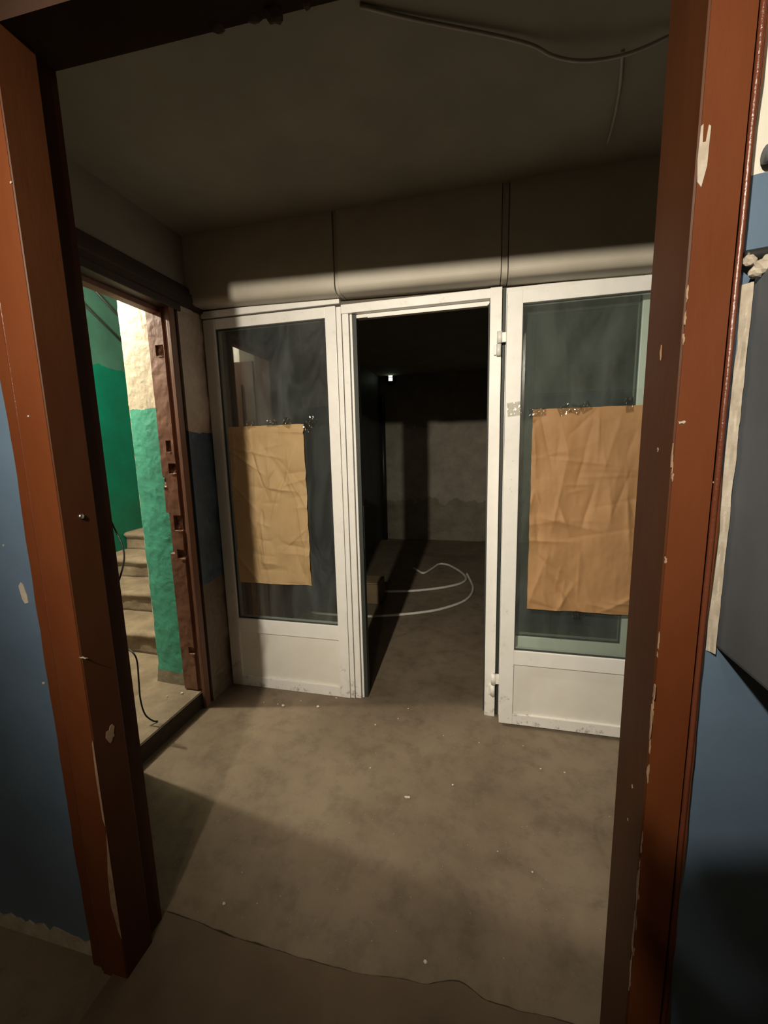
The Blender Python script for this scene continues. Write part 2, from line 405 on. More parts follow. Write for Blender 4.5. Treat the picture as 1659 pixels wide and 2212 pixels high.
# the forked flake near the top of the right jamb
chip('paint_chip', M['bare_plaster'], d1, 'y-', (.2835, .706, 1.79), [(-.003, .03), (-.0005, .032), (.0002, .010), (.004, .010), (.006, .030), (.0085, .028), (.0078, -.02), (.003, -.045), (-.002, -.038), (-.004, -.01)])
rr = random.Random(11)
for z in (1.60, 1.575, 1.547, 1.37, 1.345, 1.21, 1.09, 1.07, 1.0, .965, .95, .90, .84, .72, .66, .60, .55, .48, .43):
    L = rr.uniform(.015, .05); wv = rr.uniform(.002, .006)
    chip('paint_chip', M['bare_wood'], d1, 'y-', (.2785+wv*.45, .706, z+rr.uniform(-.01, .01)), ragged(wv, L, int(z*1000)))
for z, yy, wv, L in ((1.545, .78, .006, .03), (1.38, .705, .006, .055), (1.0, .70, .008, .05), (.94, .702, .012, .08), (.70, .70, .006, .02), (.62, .702, .012, .13), (.53, .703, .010, .12), (.44, .703, .008, .10), (1.39, .76, .006, .008), (.77, .76, .008, .01), (.69, .77, .005, .008)):
    chip('paint_chip', M['bare_wood'], d1, 'x-', (.2785 if yy < .73 else .2785+.003*(yy-.735)/.114, yy, z), ragged(wv, L, int(z*777)))
# the bolt head in the left jamb
mb = MB().lathe([(.0055, 0), (.0065, .002), (.005, .0045), (.0015, .005)], (-.911, .752, 1.263), 'x', 14)
mb.build('bolt_head', M['steel'], d1)
# ragged mounting foam under the head of the frame
mb = MB(); r = random.Random(3)
for x, dz, rad in ((-.62, .006, .018), (-.52, .012, .020), (-.44, .010, .022), (-.395, .022, .022), (-.33, .008, .016), (-.215, .012, .018), (-.18, .022, .022), (-.15, .012, .018)):
    mb.blob((x, .842, hz(x)+.022-dz*.9), rad*.8, x*9, .6)
mb.build('mounting_foam', M['foam'], d1)

# ---- left wall of the vestibule, with the old brown doorway to the stairs
YD0, YD1, ZD = 1.335, 1.80, 2.105
def wall_lr(name, m, x0, x1, boxes):
    mb = MB()
    for y0, y1, za, zb in boxes: mb.box(x0, x1, y0, y1, za, zb)
    return tag(mb.build(name, m), kind='structure')
wall_lr('wall_left', M['ceil'], -1.84, XL, [(.83, 1.15, -.02, H), (1.15, 1.86, ZD+.13, H)])
# strip of old plaster between the brown frame and the white frame
def fstrip(u, v):
    y, z = 1.86+u*.25, v*2.24
    d = .010*fn((y, 0, z), 7)+.004*fn((y, 2, z), 30)
    if z < .75: d -= .014*max(0, fn((y, 4, z), 6)+.2)
    return Vector((XL+d*min(1, u*6), y, z))
o = MB().grid(fstrip, 24, 160, Vector((-.3, 0, 0))).build('wall_left_strip', M['strip']); tag(o, kind='structure')
tag(MB().box(-1.84, XL, 1.86, 2.11, 2.24, H).build('wall_left_upper', M['ceil']), kind='structure')
# plaster reveal of the wall towards the stairs, painted green below cream
def fpill(u, v):
    x, z = -1.615-u*.20, .085+v*2.35
    edge = .008*fn((z, 3, 1), 5)+.004*fn((z, 3, 1), 20)
    d = .0025*fn((x, z, 0), 6)+.0016*fn((x, z, 1), 22)
    if z < .2: edge += -.02*(1-(z-.085)/.115)
    return Vector((x+edge*u, 1.832+d+.012*u*u, z))
o = MB().grid(fpill, 20, 190, Vector((0, .02, 0))).build('wall_left_reveal', M['pillar']); tag(o, kind='structure')
o.location.z = 0
for v in o.data.vertices: v.co.z += .085
tag(MB().box(-1.84, -1.60, 1.868, 2.6, .0, 3.0).build('wall_left_core', M['cream']), kind='structure')
d2 = empty('door_2', (-1.55, 1.5, 0), 'doorway in the left wall with battered pink-brown frame, opening to the stairs', 'doorway', kind='structure')
notches = [(-1.555, 1.91, .045, .05, .02), (-1.558, 1.445, .028, .055, .025), (-1.550, 1.33, .042, .05, .025), (-1.612, 1.262, .03, .05, .015), (-1.545, 1.045, .05, .075, .016), (-1.545, .877, .048, .045, .022), (-1.542, .332, .036, .035, .02)]
def fjamb(u, v):
    x, z = -1.495-u*.118, .10+v*2.03
    y = YD1+.002*fn((x, 0, z), 14)
    if x > -1.527: y += .012                      # planted stop on the room side
    for nx, nz, nw, nh, nd in notches:
        ax, az = abs(x-nx)/(nw/2), abs(z-nz)/(nh/2)
        if ax < 1.0 and az < 1.0: y += nd*(.7+.6*fn((x, nz, z), 30))
    if .88 < z < 1.1 and x < -1.588: y += .02
    return Vector((x, y, z))
MB().grid(fjamb, 40, 420, Vector((0, .075, 0))).build('jamb', M['brown_jamb'], d2)
MB().box(-1.497, -1.476, 1.795, 1.832, .0, 2.11, .003).build('jamb_edge', M['brown_jamb'], d2)
MB().box(-1.60, -1.492, 1.832, 1.862, .0, 2.11).build('jamb_back', M['dark_brown'], d2)
MB().box(-1.509, -1.502, 1.16, 1.862, .0, .088).build('threshold_shade_board', M['foam'], d2)  # dark board added to paint the shadow band on the threshold front
MB().box(-1.613, -1.49, 1.15, YD0, .08, 2.13, .003).build('jamb', M['brown_jamb'], d2)
MB().box(-1.613, -1.47, 1.15, 1.875, ZD, 2.18, .003).build('head', M['dark_brown'], d2)
MB().box(-1.585, -1.535, 1.21, 1.80, ZD-.022, ZD+.002, .003).build('head_stop', M['brown_jamb'], d2)
mb = MB().prism([(0, 2.135), (.022, 2.14), (.022, 2.165), (.030, 2.17), (.030, 2.20), (.018, 2.205), (.018, 2.228), (.010, 2.238), (0, 2.238)],
                lambda u, v: Vector((XL+u, 1.10, v)), lambda u, v: Vector((XL+u, 2.045, v)))
mb.build('head_moulding', M['dark_brown'], d2)
MB().box(-1.84, -1.509, 1.15, 1.86, -.02, .092, .006).build('threshold', M['step'], d2)
for nx, nz, nw, nh, nd in notches:           # splintered pale edges under the cut-outs
    chip('splinter', M['bare_wood'], d2, 'y-', (nx+.004, YD1+.0005, nz-nh/2-.004), ragged(nw*.9, .012, int(nz*99)), .003)

dl = empty('door_4', (-1.64, 1.32, .09), 'brown wooden door swung open into the stair hall', 'door', kind='structure')
dv = Vector((-1, -.02, 0)).normalized(); dn = Vector((-dv.y, dv.x, 0))
def leafbox(a0, a1, n0, n1, z0, z1, nm, m, bev=.003):
    mb = MB().box(a0, a1, n0, n1, z0, z1, bev)
    for v in mb.bm.verts: v.co = Vector((-1.63, 1.325, 0))+dv*v.co.x+dn*v.co.y+Vector((0, 0, v.co.z))
    return mb.build(nm, m, dl)
leafbox(0, .62, 0, .04, .10, 2.06, 'leaf', M['brown_jamb'])
for z0, z1 in ((.25, .85), (.98, 1.9)): leafbox(.10, .52, -.006, 0, z0, z1, 'raised_panel', M['brown_jamb'])
leafbox(.56, .58, -.05, 0, 1.02, 1.06, 'handle', M['dark_metal'])
# ---- stair hall
tag(MB().box(-5.3, -1.84, -1.0, 4.6, -.1, .075).build('floor_stair', M['step']), kind='structure')
tag(MB().box(-3.32, -3.2, 1.9, 6.0, 0, 3.0).build('wall_stair_left', M['green']), kind='structure')
tag(MB().box(-3.2, -1.84, 5.2, 5.3, 0, 3.0).build('wall_stair_back', M['cream']), kind='structure')
tag(MB().box(-5.3, -5.2, -1.0, 6.0, 0, 3.0).build('wall_stair_end', M['cream']), kind='structure')
tag(MB().box(-5.3, -1.84, -1.1, -1.0, 0, 3.0).build('wall_stair_near', M['cream']), kind='structure')
tag(MB().box(-5.3, -3.32, 4.6, 4.7, 0, 3.0).build('wall_stair_rear', M['cream']), kind='structure')
tag(MB().box(-5.3, -1.84, -1.0, 6.0, 2.85, 3.0).build('ceiling_stair', M['cream']), kind='structure')
st = empty('stairs', (-2.5, 2.15, .075), 'worn concrete stair flight rising along the green wall', 'stairs', kind='structure')
ys, zs = 2.14, .075
for k in range(6):
    y0 = ys+.30*k; zt = zs+.158*(k+1)
    def fstep(u, v, y0=y0, zt=zt, k=k):
        x = -3.198+u*1.355
        s = v*(.158+.32)
        wob = .010*fn((x, k, s), 5)+.006*fn((x, k, s), 16)
        if s < .158:
            z = zt-.158+s; y = y0+wob
            if s > .105: y += -.022*min(1, (s-.105)/.015)+.02*max(0, fn((x, k, 9), 7))*((s-.105)/.053)
        else:
            z = zt+wob*.4-.006*max(0, 1-(s-.158)/.03); y = y0+(s-.158)
        return Vector((x, y, z))
    MB().grid(fstep, 60, 24, Vector((0, .05, -.03))).build('step', M['step'], st, True)
for zc, y0, y1, z0_, z1_ in ((0, 2.82, 3.75, 2.985, 2.30), (1, 2.80, 3.75, 2.71, 2.10)):
    pass
# two dark pipes that run down the green wall
for (ya, za, yb_, zb_), lab in (((2.93, 2.85, 3.75, 2.30), 'upper of two thin dark cables slanting down the green stair wall'), ((2.60, 2.835, 3.75, 2.10), 'lower of two thin dark cables slanting down the green stair wall')):
    tag(MB().tube([(-3.193, ya, za), (-3.193, yb_, zb_)], .009, 8).build('wall_cable', M['black']), lab, 'cable', 'dark cables on the stair wall')
bk = [(-3.10, 3.20, .562), (-2.86, 3.22, .562), (-3.03, 3.21, .634)]
for i, (x, y, z) in enumerate(bk):
    rot = Matrix.Rotation((.15, -.1, .05)[i], 3, 'Z')
    mb = MB().box(x-.12+(.05 if i == 1 else 0), x+.12, y-.058, y+.058, z, z+.066, .008, rot)
    for v in mb.bm.verts: v.co += Vector((fn(v.co, 14), fn(v.co, 14, 3), fn(v.co, 14, 6)))*.006
    tag(mb.build('brick', M['brick']), ['old pinkish brick lying leftmost on the third stair step', 'shorter pinkish brick beside the pillar on the stair step', 'top brick resting across two others on the stair step'][i], 'brick', 'loose bricks on the stairs')

# ---- corridor behind the white partition
tag(MB().box(-1.62, -1.52, 2.6, 6.3, -.02, H).build('wall_corridor_left', M['corr_left']), kind='structure')
tag(MB().box(-1.62, -1.50, 2.112, 2.6, -.02, H).build('wall_corridor_left_near', M['dark_wall']), kind='structure')
def ffar(u, v):
    x, z = -1.52+u*3.42, v*H
    d = .02*fn((x, 0, z), 2.5)+.006*fn((x, 0, z), 12)
    if z < .85: d += .03*max(0, fn((x, 7, z), 3)+.25)*min(1, (.85-z)/.3)
    return Vector((x, 6.2+d, z))
tag(MB().grid(ffar, 140, 100, Vector((0, .12, 0))).build('wall_far', M['far']), kind='structure')
tag(MB().box(1.8, 1.9, .83, 6.3, -.02, H).build('wall_right', M['dark_wall']), kind='structure')
tag(MB().tube([(-1.475, 6.15, 0.0), (-1.475, 6.15, 2.20)], .035, 12).build('corner_pipe', M['dark_metal']), 'dark vertical pipe in the far corner of the dim corridor', 'pipe')
fl = empty('wall_light', (-1.335, 6.17, 2.35), 'small round dark wall light with two pale glowing bars', 'wall light')
MB().lathe([(.085, .03), (.09, 0), (.085, -.03), (.06, -.045)], (-1.335, 6.165, 2.44), 'y', 24).build('housing', M['dark_metal'], fl)
MB().box(-1.362, -1.305, 6.112, 6.122, 2.462, 2.492, .004).build('glowing_bar', M['pale_glow'], fl)
MB().box(-1.362, -1.305, 6.112, 6.122, 2.405, 2.452, .004).build('glowing_bar', M['pale_glow'], fl)
# a partly open carton on the floor behind the left post
ct = empty('cardboard_box', (-1.02, 3.56, 0), 'brown cardboard box on the corridor floor behind the white post', 'box')
MB().box(-1.16, -.90, 3.46, 3.68, .002, .20, .004).build('body', M['carton'], ct)
MB().box(-1.16, -.90, 3.44, 3.46, .19, .197, .001, Matrix.Rotation(-.5, 3, 'X')).build('flap', M['carton'], ct)

# ---- upper partition panels with a bulged lower edge
def zlow(x): return 2.146-.026*(x+1.02)
def upper(name, x0, x1, yf=1.94):
    rd = .034
    def sec(x):
        z = zlow(x); pr = [(yf, H), (yf, z+rd)]
        for k in range(1, 9):
            a = math.radians(90*k/8); pr.append((yf+rd-rd*math.cos(a), z+rd-rd*math.sin(a)))
        return pr+[(2.12, z+.004), (2.12, H)]
    A, B2 = sec(x0), sec(x1); t = bmesh.new()
    va = [t.verts.new((x0, y, z)) for y, z in A]; vb = [t.verts.new((x1, y, z)) for y, z in B2]; n = len(va)
    t.faces.new(va); t.faces.new(vb[::-1])
    for i in range(n): t.faces.new((va[i], vb[i], vb[(i+1) % n], va[(i+1) % n]))
    bmesh.ops.recalc_face_normals(t, faces=t.faces[:])
    mb = MB(); mb._add(t); return mb.build(name, M['panel'], wb)
wb = empty('wall_back', (-.3, 2.08, 2.1), 'beige boarded beam above the white glazed partition', 'wall panel', kind='structure')
for x0, x1 in ((-1.50, -.684), (-.662, .066), (.098, 1.8)): upper('panel', x0, x1)
for x0, x1 in ((-.6825, -.6635), (.0675, .0965)): upper('joint_strip', x0+.002, x1-.002, 1.950)
MB().box(-1.50, 1.8, 2.064, 2.10, 2.105, 2.22).build('backing', M['dark_wall'], wb)
MB().box(-1.50, 1.8, 1.962, 2.10, 2.20, H).build('backing', M['dark_wall'], wb)

# ---- white plastic partition: frame, fixed glazing, doorway
tr = empty('trim_1', (-.3, 2.07, 0), 'white plastic door posts and head rail around the open passage', 'door frame', kind='structure')
B = .003
MB().box(-1.472, -.693, 2.030, 2.10, 2.116, 2.150, B).build('head_trim', M['pvc'], tr)
for i, (x0, x1, y) in enumerate(((-.716, -.691, 2.044), (-.688, -.655, 2.050), (-.652, -.640, 2.062), (-.638, -.622, 2.086))):
    MB().box(x0, x1, y, 2.115, .0, 2.105 if i < 2 else 2.07, B).build('post', M['pvc'], tr)
MB().box(-.717, -.62, 2.07, 2.11, 0, 2.09).build('post_core', M['gasket'], tr)
MB().box(-.6215, -.6185, 2.092, 2.100, .865, 1.105).build('lock_slot', M['gasket'], tr)
MB().box(-.690, .078, 2.042, 2.115, 2.070, 2.112, B).build('head_rail', M['pvc'], tr)
MB().box(-.64, .024, 2.075, 2.115, 2.052, 2.069, B).build('head_rail', M['pvc_clean'], tr)
MB().box(-.56, .015, 2.066, 2.076, 2.046, 2.054, .001).build('seal_strip', M['pvc_clean'], tr)
MB().box(.026, .078, 2.036, 2.115, 0, 2.112, B).build('post', M['pvc'], tr)
MB().box(.019, .026, 2.075, 2.115, 0, 2.06, .002).build('post', M['gasket'], tr)
MB().box(.082, .094, 2.055, 2.11, 0, 2.11).build('post', M['gasket'], tr)
for zz, zl in ((1.865, .052), (.188, .06)):
    hb = MB().tube([(.066, 2.022, zz-zl), (.066, 2.022, zz-.003)], .0105, 14)
    hb.tube([(.069, 2.022, zz+.003), (.069, 2.022, zz+zl)], .0115, 14)
    hb.box(.066, .100, 2.022, 2.036, zz+.005, zz+zl-.004, .002)
    hb.box(.045, .068, 2.024, 2.038, zz-zl+.004, zz-.006, .002)
    hb.build('hinge', M['pvc_clean'], tr)
def glazed(name, x0, x1, label, y=YB, z0=0.0, z1=2.11, sw=.066, mid=(.345, .430), zb=.062, zt=.052, d=.06, swr=None, gl='glass', cover=None):
    e = empty(name, ((x0+x1)/2, y+d/2, z0), label, 'glazed panel', kind='structure')
    swr = swr or sw
    MB().box(x0, x0+sw, y, y+d, z0, z1, B).build('stile', M['pvc'], e)
    MB().box(x1-swr, x1, y, y+d, z0, z1, B).build('stile', M['pvc'], e)
    MB().box(x0+sw-.001, x1-swr+.001, y+.001, y+d, z1-zt, z1, B).build('top_rail', M['pvc'], e)
    MB().box(x0+sw-.001, x1-swr+.001, y+.001, y+d, mid[0], mid[1], B).build('middle_rail', M['pvc'], e)
    MB().box(x0+sw-.001, x1-swr+.001, y+.001, y+d, z0, z0+zb, B).build('bottom_rail', M['pvc'], e)
    MB().box(x0+sw-.004, x1-swr+.004, y+.014, y+d-.012, z0+zb-.004, mid[0]+.004).build('lower_panel', M['pvc_panel'], e)
    # thin dark rubber seals round the pane
    g = MB(); t = .004; a0, a1, c0, c1 = x0+sw, x1-swr, mid[1], z1-zt
    for b in ((a0, a0+t, c0, c1), (a1-t, a1, c0, c1), (a0, a1, c0, c0+t), (a0, a1, c1-t, c1)): g.box(b[0], b[1], y+.010, y+.022, b[2], b[3])
    g.build('seal', M['gasket'], e)
    MB().box(a0-.003, a1+.003, y+.014, y+.018, c0-.003, c1+.003).build('glass_pane', M[gl], e)
    return e
glazed('window_1', -1.472, -.718, 'fixed white glazed panel left of the open passage, half covered by brown paper', sw=.070, swr=.057)
glazed('window_2', .096, .80, 'fixed white glazed panel hidden behind the opened white door', y=2.055, sw=.070, swr=.145, mid=(.36, .448))
d3 = glazed('door_3', .097, .815, 'white glazed door swung fully open beside the passage with brown paper on it', y=1.968, z0=.016, z1=2.066, sw=.066, mid=(.338, .412), zb=.056, zt=.054, d=.055, gl='glass2')
tag(MB().box(.80, 1.8, 2.05, 2.11, 0, 2.10).build('wall_back_right', M['dark_wall']), kind='structure')

# ------------------------------------------------------------------ things
# brown paper, creased
def creases(seed, n, wd, ht):
    r = random.Random(seed); L = []
    for _ in range(n):
        a = r.choice([r.uniform(-.25, .25), r.uniform(1.2, 1.9), r.uniform(0, math.pi), r.uniform(1.3, 1.85)])
        L.append((r.uniform(0, wd), r.uniform(0, ht), math.cos(a), math.sin(a), r.uniform(.05, .24), r.uniform(.002, .0075), r.uniform(.006, .02), r.choice((-1, 1, 1))))
    return L
def paper(name, x0, x1, z0, z1, y, seed, label, m, lean=0.0, amp=1.0):
    wd, ht = x1-x0, z1-z0; C = creases(seed, 70, wd, ht)
    def f(u, v):
        x, z = u*wd, v*ht; h = 0
        for cx, cz, ca, sa, ln, am, wv, sg in C:
            dx, dz = x-cx, z-cz; al = dx*ca+dz*sa; pr = -dx*sa+dz*ca
            if abs(al) < ln and abs(pr) < wv*5:
                h += amp*sg*am*math.exp(-abs(pr)/wv)*(1-(al/ln)**2)
        h += .004*fn((x, z, seed), 5)+.005*fn((x*2.4, z*.6, seed+3), 3)
        h = .0105+h
        h = max(.0022, min(h, .03))
        e = min(1, v*0+(1-v)*14+.25)                   # taped flat along the top
        ox = lean*(v-1)+.0025*fn((z, seed, 0), 8)
        return Vector((x0+x+ox*(1), y-h*e, z0+z+.0025*fn((x, seed, 0), 9)))
    return tag(MB().grid(f, 96, 176).build(name, m, None, False), label, 'paper')
def smooth(o):
    for p in o.data.polygons: p.use_smooth = True
    return o
smooth(paper('brown_paper', -1.372, -.922, .655, 1.545, YB+.012, 4, 'creased sheet of brown wrapping paper taped to the left fixed pane', M['paper'], amp=1.7))
smooth(paper('brown_paper', .216, .72, .632, 1.562, 1.980, 9, 'larger sheet of brown wrapping paper taped to the opened door pane', M['paper2'], amp=1.25))
# crinkled clear tape
def tape(x, z, wd, ht, y, ang, seed, label, group):
    r = random.Random(seed); R2 = Matrix.Rotation(ang, 2)
    def f(u, v):
        p = R2 @ Vector(((u-.5)*wd, (v-.5)*ht))
        h = .003+.0035*abs(noise.noise(Vector((u*wd*70+seed, v*ht*70, seed))))+.003*abs(math.sin(u*9+seed))*v
        return Vector((x+p.x, y-h, z+p.y))
    return tag(MB().grid(f, 16, 10).build('clear_tape', M['tape'], None, False), label, 'tape', group)
tl = 'crinkled piece of clear tape along the top of the smaller brown paper'
trr = 'crinkled piece of clear tape along the top of the larger brown paper'
TL = ('leftmost crinkled clear tape on the smaller brown paper', 'middle crinkled clear tape on top of the smaller brown paper', 'right crinkled clear tape on top of the smaller brown paper')
TR = ('clear tape on the left top corner of the larger brown paper', 'second clear tape from the left atop the larger brown paper', 'third clear tape from the left atop the larger brown paper', 'fourth clear tape from the left atop the larger brown paper')
for i, (x, z, wd, ht, a) in enumerate(((-1.225, 1.556, .05, .04, .3), (-1.10, 1.556, .06, .035, .1), (-1.01, 1.556, .05, .05, -.5))):
    tape(x, z, wd, ht, YB-.002, a, i+1, TL[i], 'clear tape on the left paper')
tape(-.885, 1.545, .085, .05, YB+.008, .9, 8, 'clear tape strip sticking out right of the smaller brown paper', 'clear tape on the left paper')
for i, (x, z, wd, ht, a) in enumerate(((.235, 1.548, .07, .035, .1), (.345, 1.553, .05, .04, .4), (.39, 1.556, .04, .045, 1.2), (.43, 1.562, .045, .04, .5))):
    tape(x, z, wd, ht, 1.966, a, i+20, TR[i], 'clear tape on the door paper')
tape(.60, 1.563, .03, .06, 1.966, .1, 31, 'short upright clear tape loop near the right end of the larger paper', 'clear tape on the door paper')
tape(.135, 1.567, .06, .06, 1.963, .1, 33, 'square of clear tape stuck across the white door stile', 'clear tape on the door paper')
tape(.437, .607, .035, .035, 1.976, .2, 35, 'small scrap of clear tape on the glass below the larger paper', 'clear tape on the door paper')
# white conduit lying in loops
PA = [(-.768, 4.60), (-.70, 4.50), (-.626, 4.43), (-.56, 4.60), (-.49, 4.82), (-.39, 4.80), (-.29, 4.66), (-.19, 4.46), (-.155, 4.28), (-.20, 4.14), (-.30, 4.03), (-.443, 3.93), (-.60, 3.85), (-.78, 3.79), (-.95, 3.76), (-1.12, 3.78)]
tag(MB().tube([(x, y, .016) for x, y in PA], .0125, 10, 8).build('conduit_hose', M['hose']), 'white conduit with a wavy free end, the farther of two on the corridor floor', 'hose')
PB = [(-.150, 4.40), (-.098, 4.20), (-.075, 4.0), (-.10, 3.78), (-.176, 3.60), (-.345, 3.41), (-.52, 3.30), (-.70, 3.22), (-.92, 3.15), (-1.145, 3.135), (-1.35, 3.14), (-1.44, 3.16)]
tag(MB().tube([(x, y, .0135+(.028 if i == 0 else 0)) for i, (x, y) in enumerate(PB)], .0115, 10, 8).build('conduit_hose', M['hose']), 'white conduit curving nearest the open passage on the corridor floor', 'hose')
# cables on the ceiling of the vestibule
tag(MB().tube([(-0.305, 1.135, 2.475), (-0.191, 1.192, 2.472), (-0.086, 1.240, 2.470), (0.029, 1.293, 2.468), (0.116, 1.336, 2.464), (0.172, 1.369, 2.454), (0.238, 1.393, 2.447), (0.315, 1.407, 2.446), (0.391, 1.410, 2.451), (0.482, 1.398, 2.464), (0.591, 1.374, 2.478)], .0045, 8).build('ceiling_cable', M['wire_white']), 'thin pale cable sagging across the dim ceiling', 'cable')
tag(MB().tube([(0.364, 1.436, 2.479), (0.386, 1.526, 2.468), (0.403, 1.622, 2.466), (0.416, 1.717, 2.468), (0.426, 1.813, 2.479)], .0045, 8).build('ceiling_wire', M['wire_white']), 'short pale wire end hanging from the ceiling near the right jamb', 'cable')
# black wires at the left
tag(MB().tube([(-.950, .862, 1.24), (-.934, .862, 1.202), (-.921, .862, 1.171), (-.918, .862, 1.140), (-.927, .862, 1.108), (-.945, .862, 1.07)], .0022, 6).build('door_wire', M['black']), 'thin black wire looping out behind the left red jamb', 'wire')
tag(MB().tube([(-1.70, 1.52, .45), (-1.655, 1.51, .475), (-1.612, 1.50, .463), (-1.598, 1.50, .422), (-1.602, 1.50, .326), (-1.606, 1.50, .228), (-1.59, 1.50, .150), (-1.563, 1.515, .107), (-1.55, 1.53, .096)], .0038, 8).build('door_wire', M['black']), 'thin black wire bent down onto the threshold of the stair doorway', 'wire')
# electrical cabinet on the front wall, right
cb = empty('electrical_cabinet', (.56, .585, 1.08), 'grey painted metal cabinet on the blue wall right of the doorway', 'cabinet')
MB().box(.372, .82, .49, Y0-.002, 1.070, 1.635, .006).build('body', M['grey_box'], cb)
MB().box(.378, .814, .474, .489, 1.085, 1.62, .004).build('door', M['grey_box'], cb)
MB().lathe([(.008, 0), (.008, -.012), (.004, -.014)], (.41, .475, 1.36), 'y', 14).build('lock', M['steel'], cb)
def fedge(u, v):
    z = 1.062+v*.56
    return Vector((.360+u*.009+.003*fn((z, 0, 2), 12)*(1-u), Y0-.001-.012*u-.003*fn((u, z, 0), 20), z))
MB().grid(fedge, 4, 70, Vector((.002, .010, 0))).build('plaster_bead', M['bare_plaster'], cb)
mb = MB(); r = random.Random(8)
for k in range(9): mb.blob((.360+.05*k/8, .722-.01*r.random(), 1.622+.02*r.random()), .008+.006*r.random(), k*3.1, .9)
mb.build('plaster_lump', M['bare_plaster'], cb)
tag(MB().tube([(.355, .724, 1.656), (.39, .722, 1.658), (.44, .722, 1.660), (.60, .722, 1.662), (1.2, .722, 1.666)], .008, 10).build('cabinet_cable', M['black']), 'black cable entering over the top of the grey cabinet', 'cable')
tag(MB().tube([(.366, .722, 1.782), (.50, .722, 1.784), (1.2, .722, 1.786)], .011, 12).build('wall_conduit', M['grey_box']), 'grey conduit along the line between blue and cream wall paint', 'pipe')
# crumbs of plaster on the floor
big = [(-1.502, 1.905, .014, 'largest pale plaster lump, beside the brown stair doorway corner'),
       (-1.062, 1.894, .009, 'pale plaster bit in front of the left glazed panel, left of two'),
       (-.867, 1.924, .008, 'pale plaster bit in front of the left glazed panel, right of two')]
for x, y, rd, lab in big: tag(MB().blob((x, y, .0005), rd, x*7, .6).build('plaster_crumb', M['crumb']), lab, 'debris', 'plaster crumbs on the floor')
tag(MB().prism(ragged(.034, .018, 4), lambda u, v: Vector((-.276+u, 1.443+v, .001)), lambda u, v: Vector((-.276+u, 1.443+v, .004))).build('paper_scrap', M['crumb']), 'flat white scrap alone on the middle of the floor', 'debris')
small = [(-1.10, 1.903, .004), (-1.187, 1.903, .004), (-.796, 2.022, .006), (-.376, 2.007, .005), (-.518, 1.843, .005), (-.468, 1.56, .004), (-.104, 1.541, .005), (.002, 1.82, .004), (.204, 1.84, .003), (.265, 1.708, .005), (-.771, .93, .006), (-.169, 1.834, .003), (.363, 1.708, .004), (-.985, 1.956, .004), (-.414, 1.916, .004), (.069, 1.286, .003), (.179, 1.237, .004), (-.135, .92, .006), (-1.60, 1.76, .008), (-1.66, 1.72, .006)]
for x, y, rd in small:
    z = .0005 if x > -1.5 else .0925
    tag(MB().blob((x, y, z), rd, x*11+y, .6, 1).build('plaster_crumb', M['crumb']), 'tiny pale plaster crumb scattered on the dusty concrete floor', 'debris', 'tiny plaster crumbs')

# ------------------------------------------------------------------ lamps as objects
def spot(name, loc, aim, watts, cone, blend, rad, col, parent=None):
    l = bpy.data.lights.new(name, 'SPOT'); l.energy = watts; l.color = col; l.spot_size = math.radians(cone); l.spot_blend = blend; l.shadow_soft_size = rad
    o = bpy.data.objects.new(name, l); COL.objects.link(o)
    o.rotation_mode = 'QUATERNION'; o.rotation_quaternion = (aim-loc).to_track_quat('-Z', 'Y')
    o.location = loc
    if parent: o.parent = parent; o.location = loc-parent.location
    return o
wl = empty('work_lamp', (LAMP.x, LAMP.y, H), 'work lamp hanging on a cord behind the viewer', 'lamp')
MB().tube([(LAMP.x, LAMP.y-.07, H), (LAMP.x, LAMP.y-.07, LAMP.z+.06)], .004, 8).build('cord', M['black'], wl)
ax = (LAMP_AIM-LAMP).normalized()
q = Vector((0, 0, 1)).rotation_difference(ax).to_matrix()
mb = MB()
t = bmesh.new(); rings = []
for rd, h in ((.02, -.10), (.03, -.06), (.055, -.04), (.085, .0)):
    rings.append([t.verts.new(LAMP+q @ Vector((rd*math.cos(2*math.pi*k/24), rd*math.sin(2*math.pi*k/24), h))) for k in range(24)])
for A, B_ in zip(rings, rings[1:]):
    for k in range(24): t.faces.new((A[k], A[(k+1) % 24], B_[(k+1) % 24], B_[k]))
t.faces.new(rings[0][::-1]); mb._add(t); mb.build('reflector', M['dark_metal'], wl)
spot('work_light', LAMP, LAMP_AIM, LAMP_W, LAMP_CONE, 1.0, .028, (1.0, .90, .74), wl)
el = empty('added_fill_lamp', (FILL_LAMP.x, FILL_LAMP.y, H), 'added weak fill bulb on the entry ceiling, unseen behind the viewer', 'lamp')
MB().lathe([(.045, H), (.045, H-.02), (.022, H-.03), (.022, H-.075)], (FILL_LAMP.x, FILL_LAMP.y, 0), 'z', 18).build('socket', M['dark_metal'], el)
l = bpy.data.lights.new('added_fill_bulb', 'POINT'); l.energy = FILL_W; l.color = (1.0, .84, .66); l.shadow_soft_size = .035
o = bpy.data.objects.new('added_fill_bulb', l); COL.objects.link(o); o.parent = el; o.location = FILL_LAMP-el.location
sl = empty('stair_lamp', (STAIR_LAMP.x, STAIR_LAMP.y, 2.85), 'bare bulb on a short cord in the stair hall', 'lamp')
MB().tube([(STAIR_LAMP.x, STAIR_LAMP.y, 2.85), (STAIR_LAMP.x, STAIR_LAMP.y, STAIR_LAMP.z+.12)], .004, 8).build('cord', M['black'], sl)
MB().lathe([(.010, .13), (.02, .12), (.022, .07), (.018, .065)], STAIR_LAMP, 'z', 18).build('socket', M['dark_metal'], sl)
l = bpy.data.lights.new('stair_bulb', 'POINT'); l.energy = STAIR_W; l.color = (1.0, .90, .72); l.shadow_soft_size = .04
o = bpy.data.objects.new('stair_bulb', l); COL.objects.link(o); o.parent = sl; o.location = STAIR_LAMP-sl.location

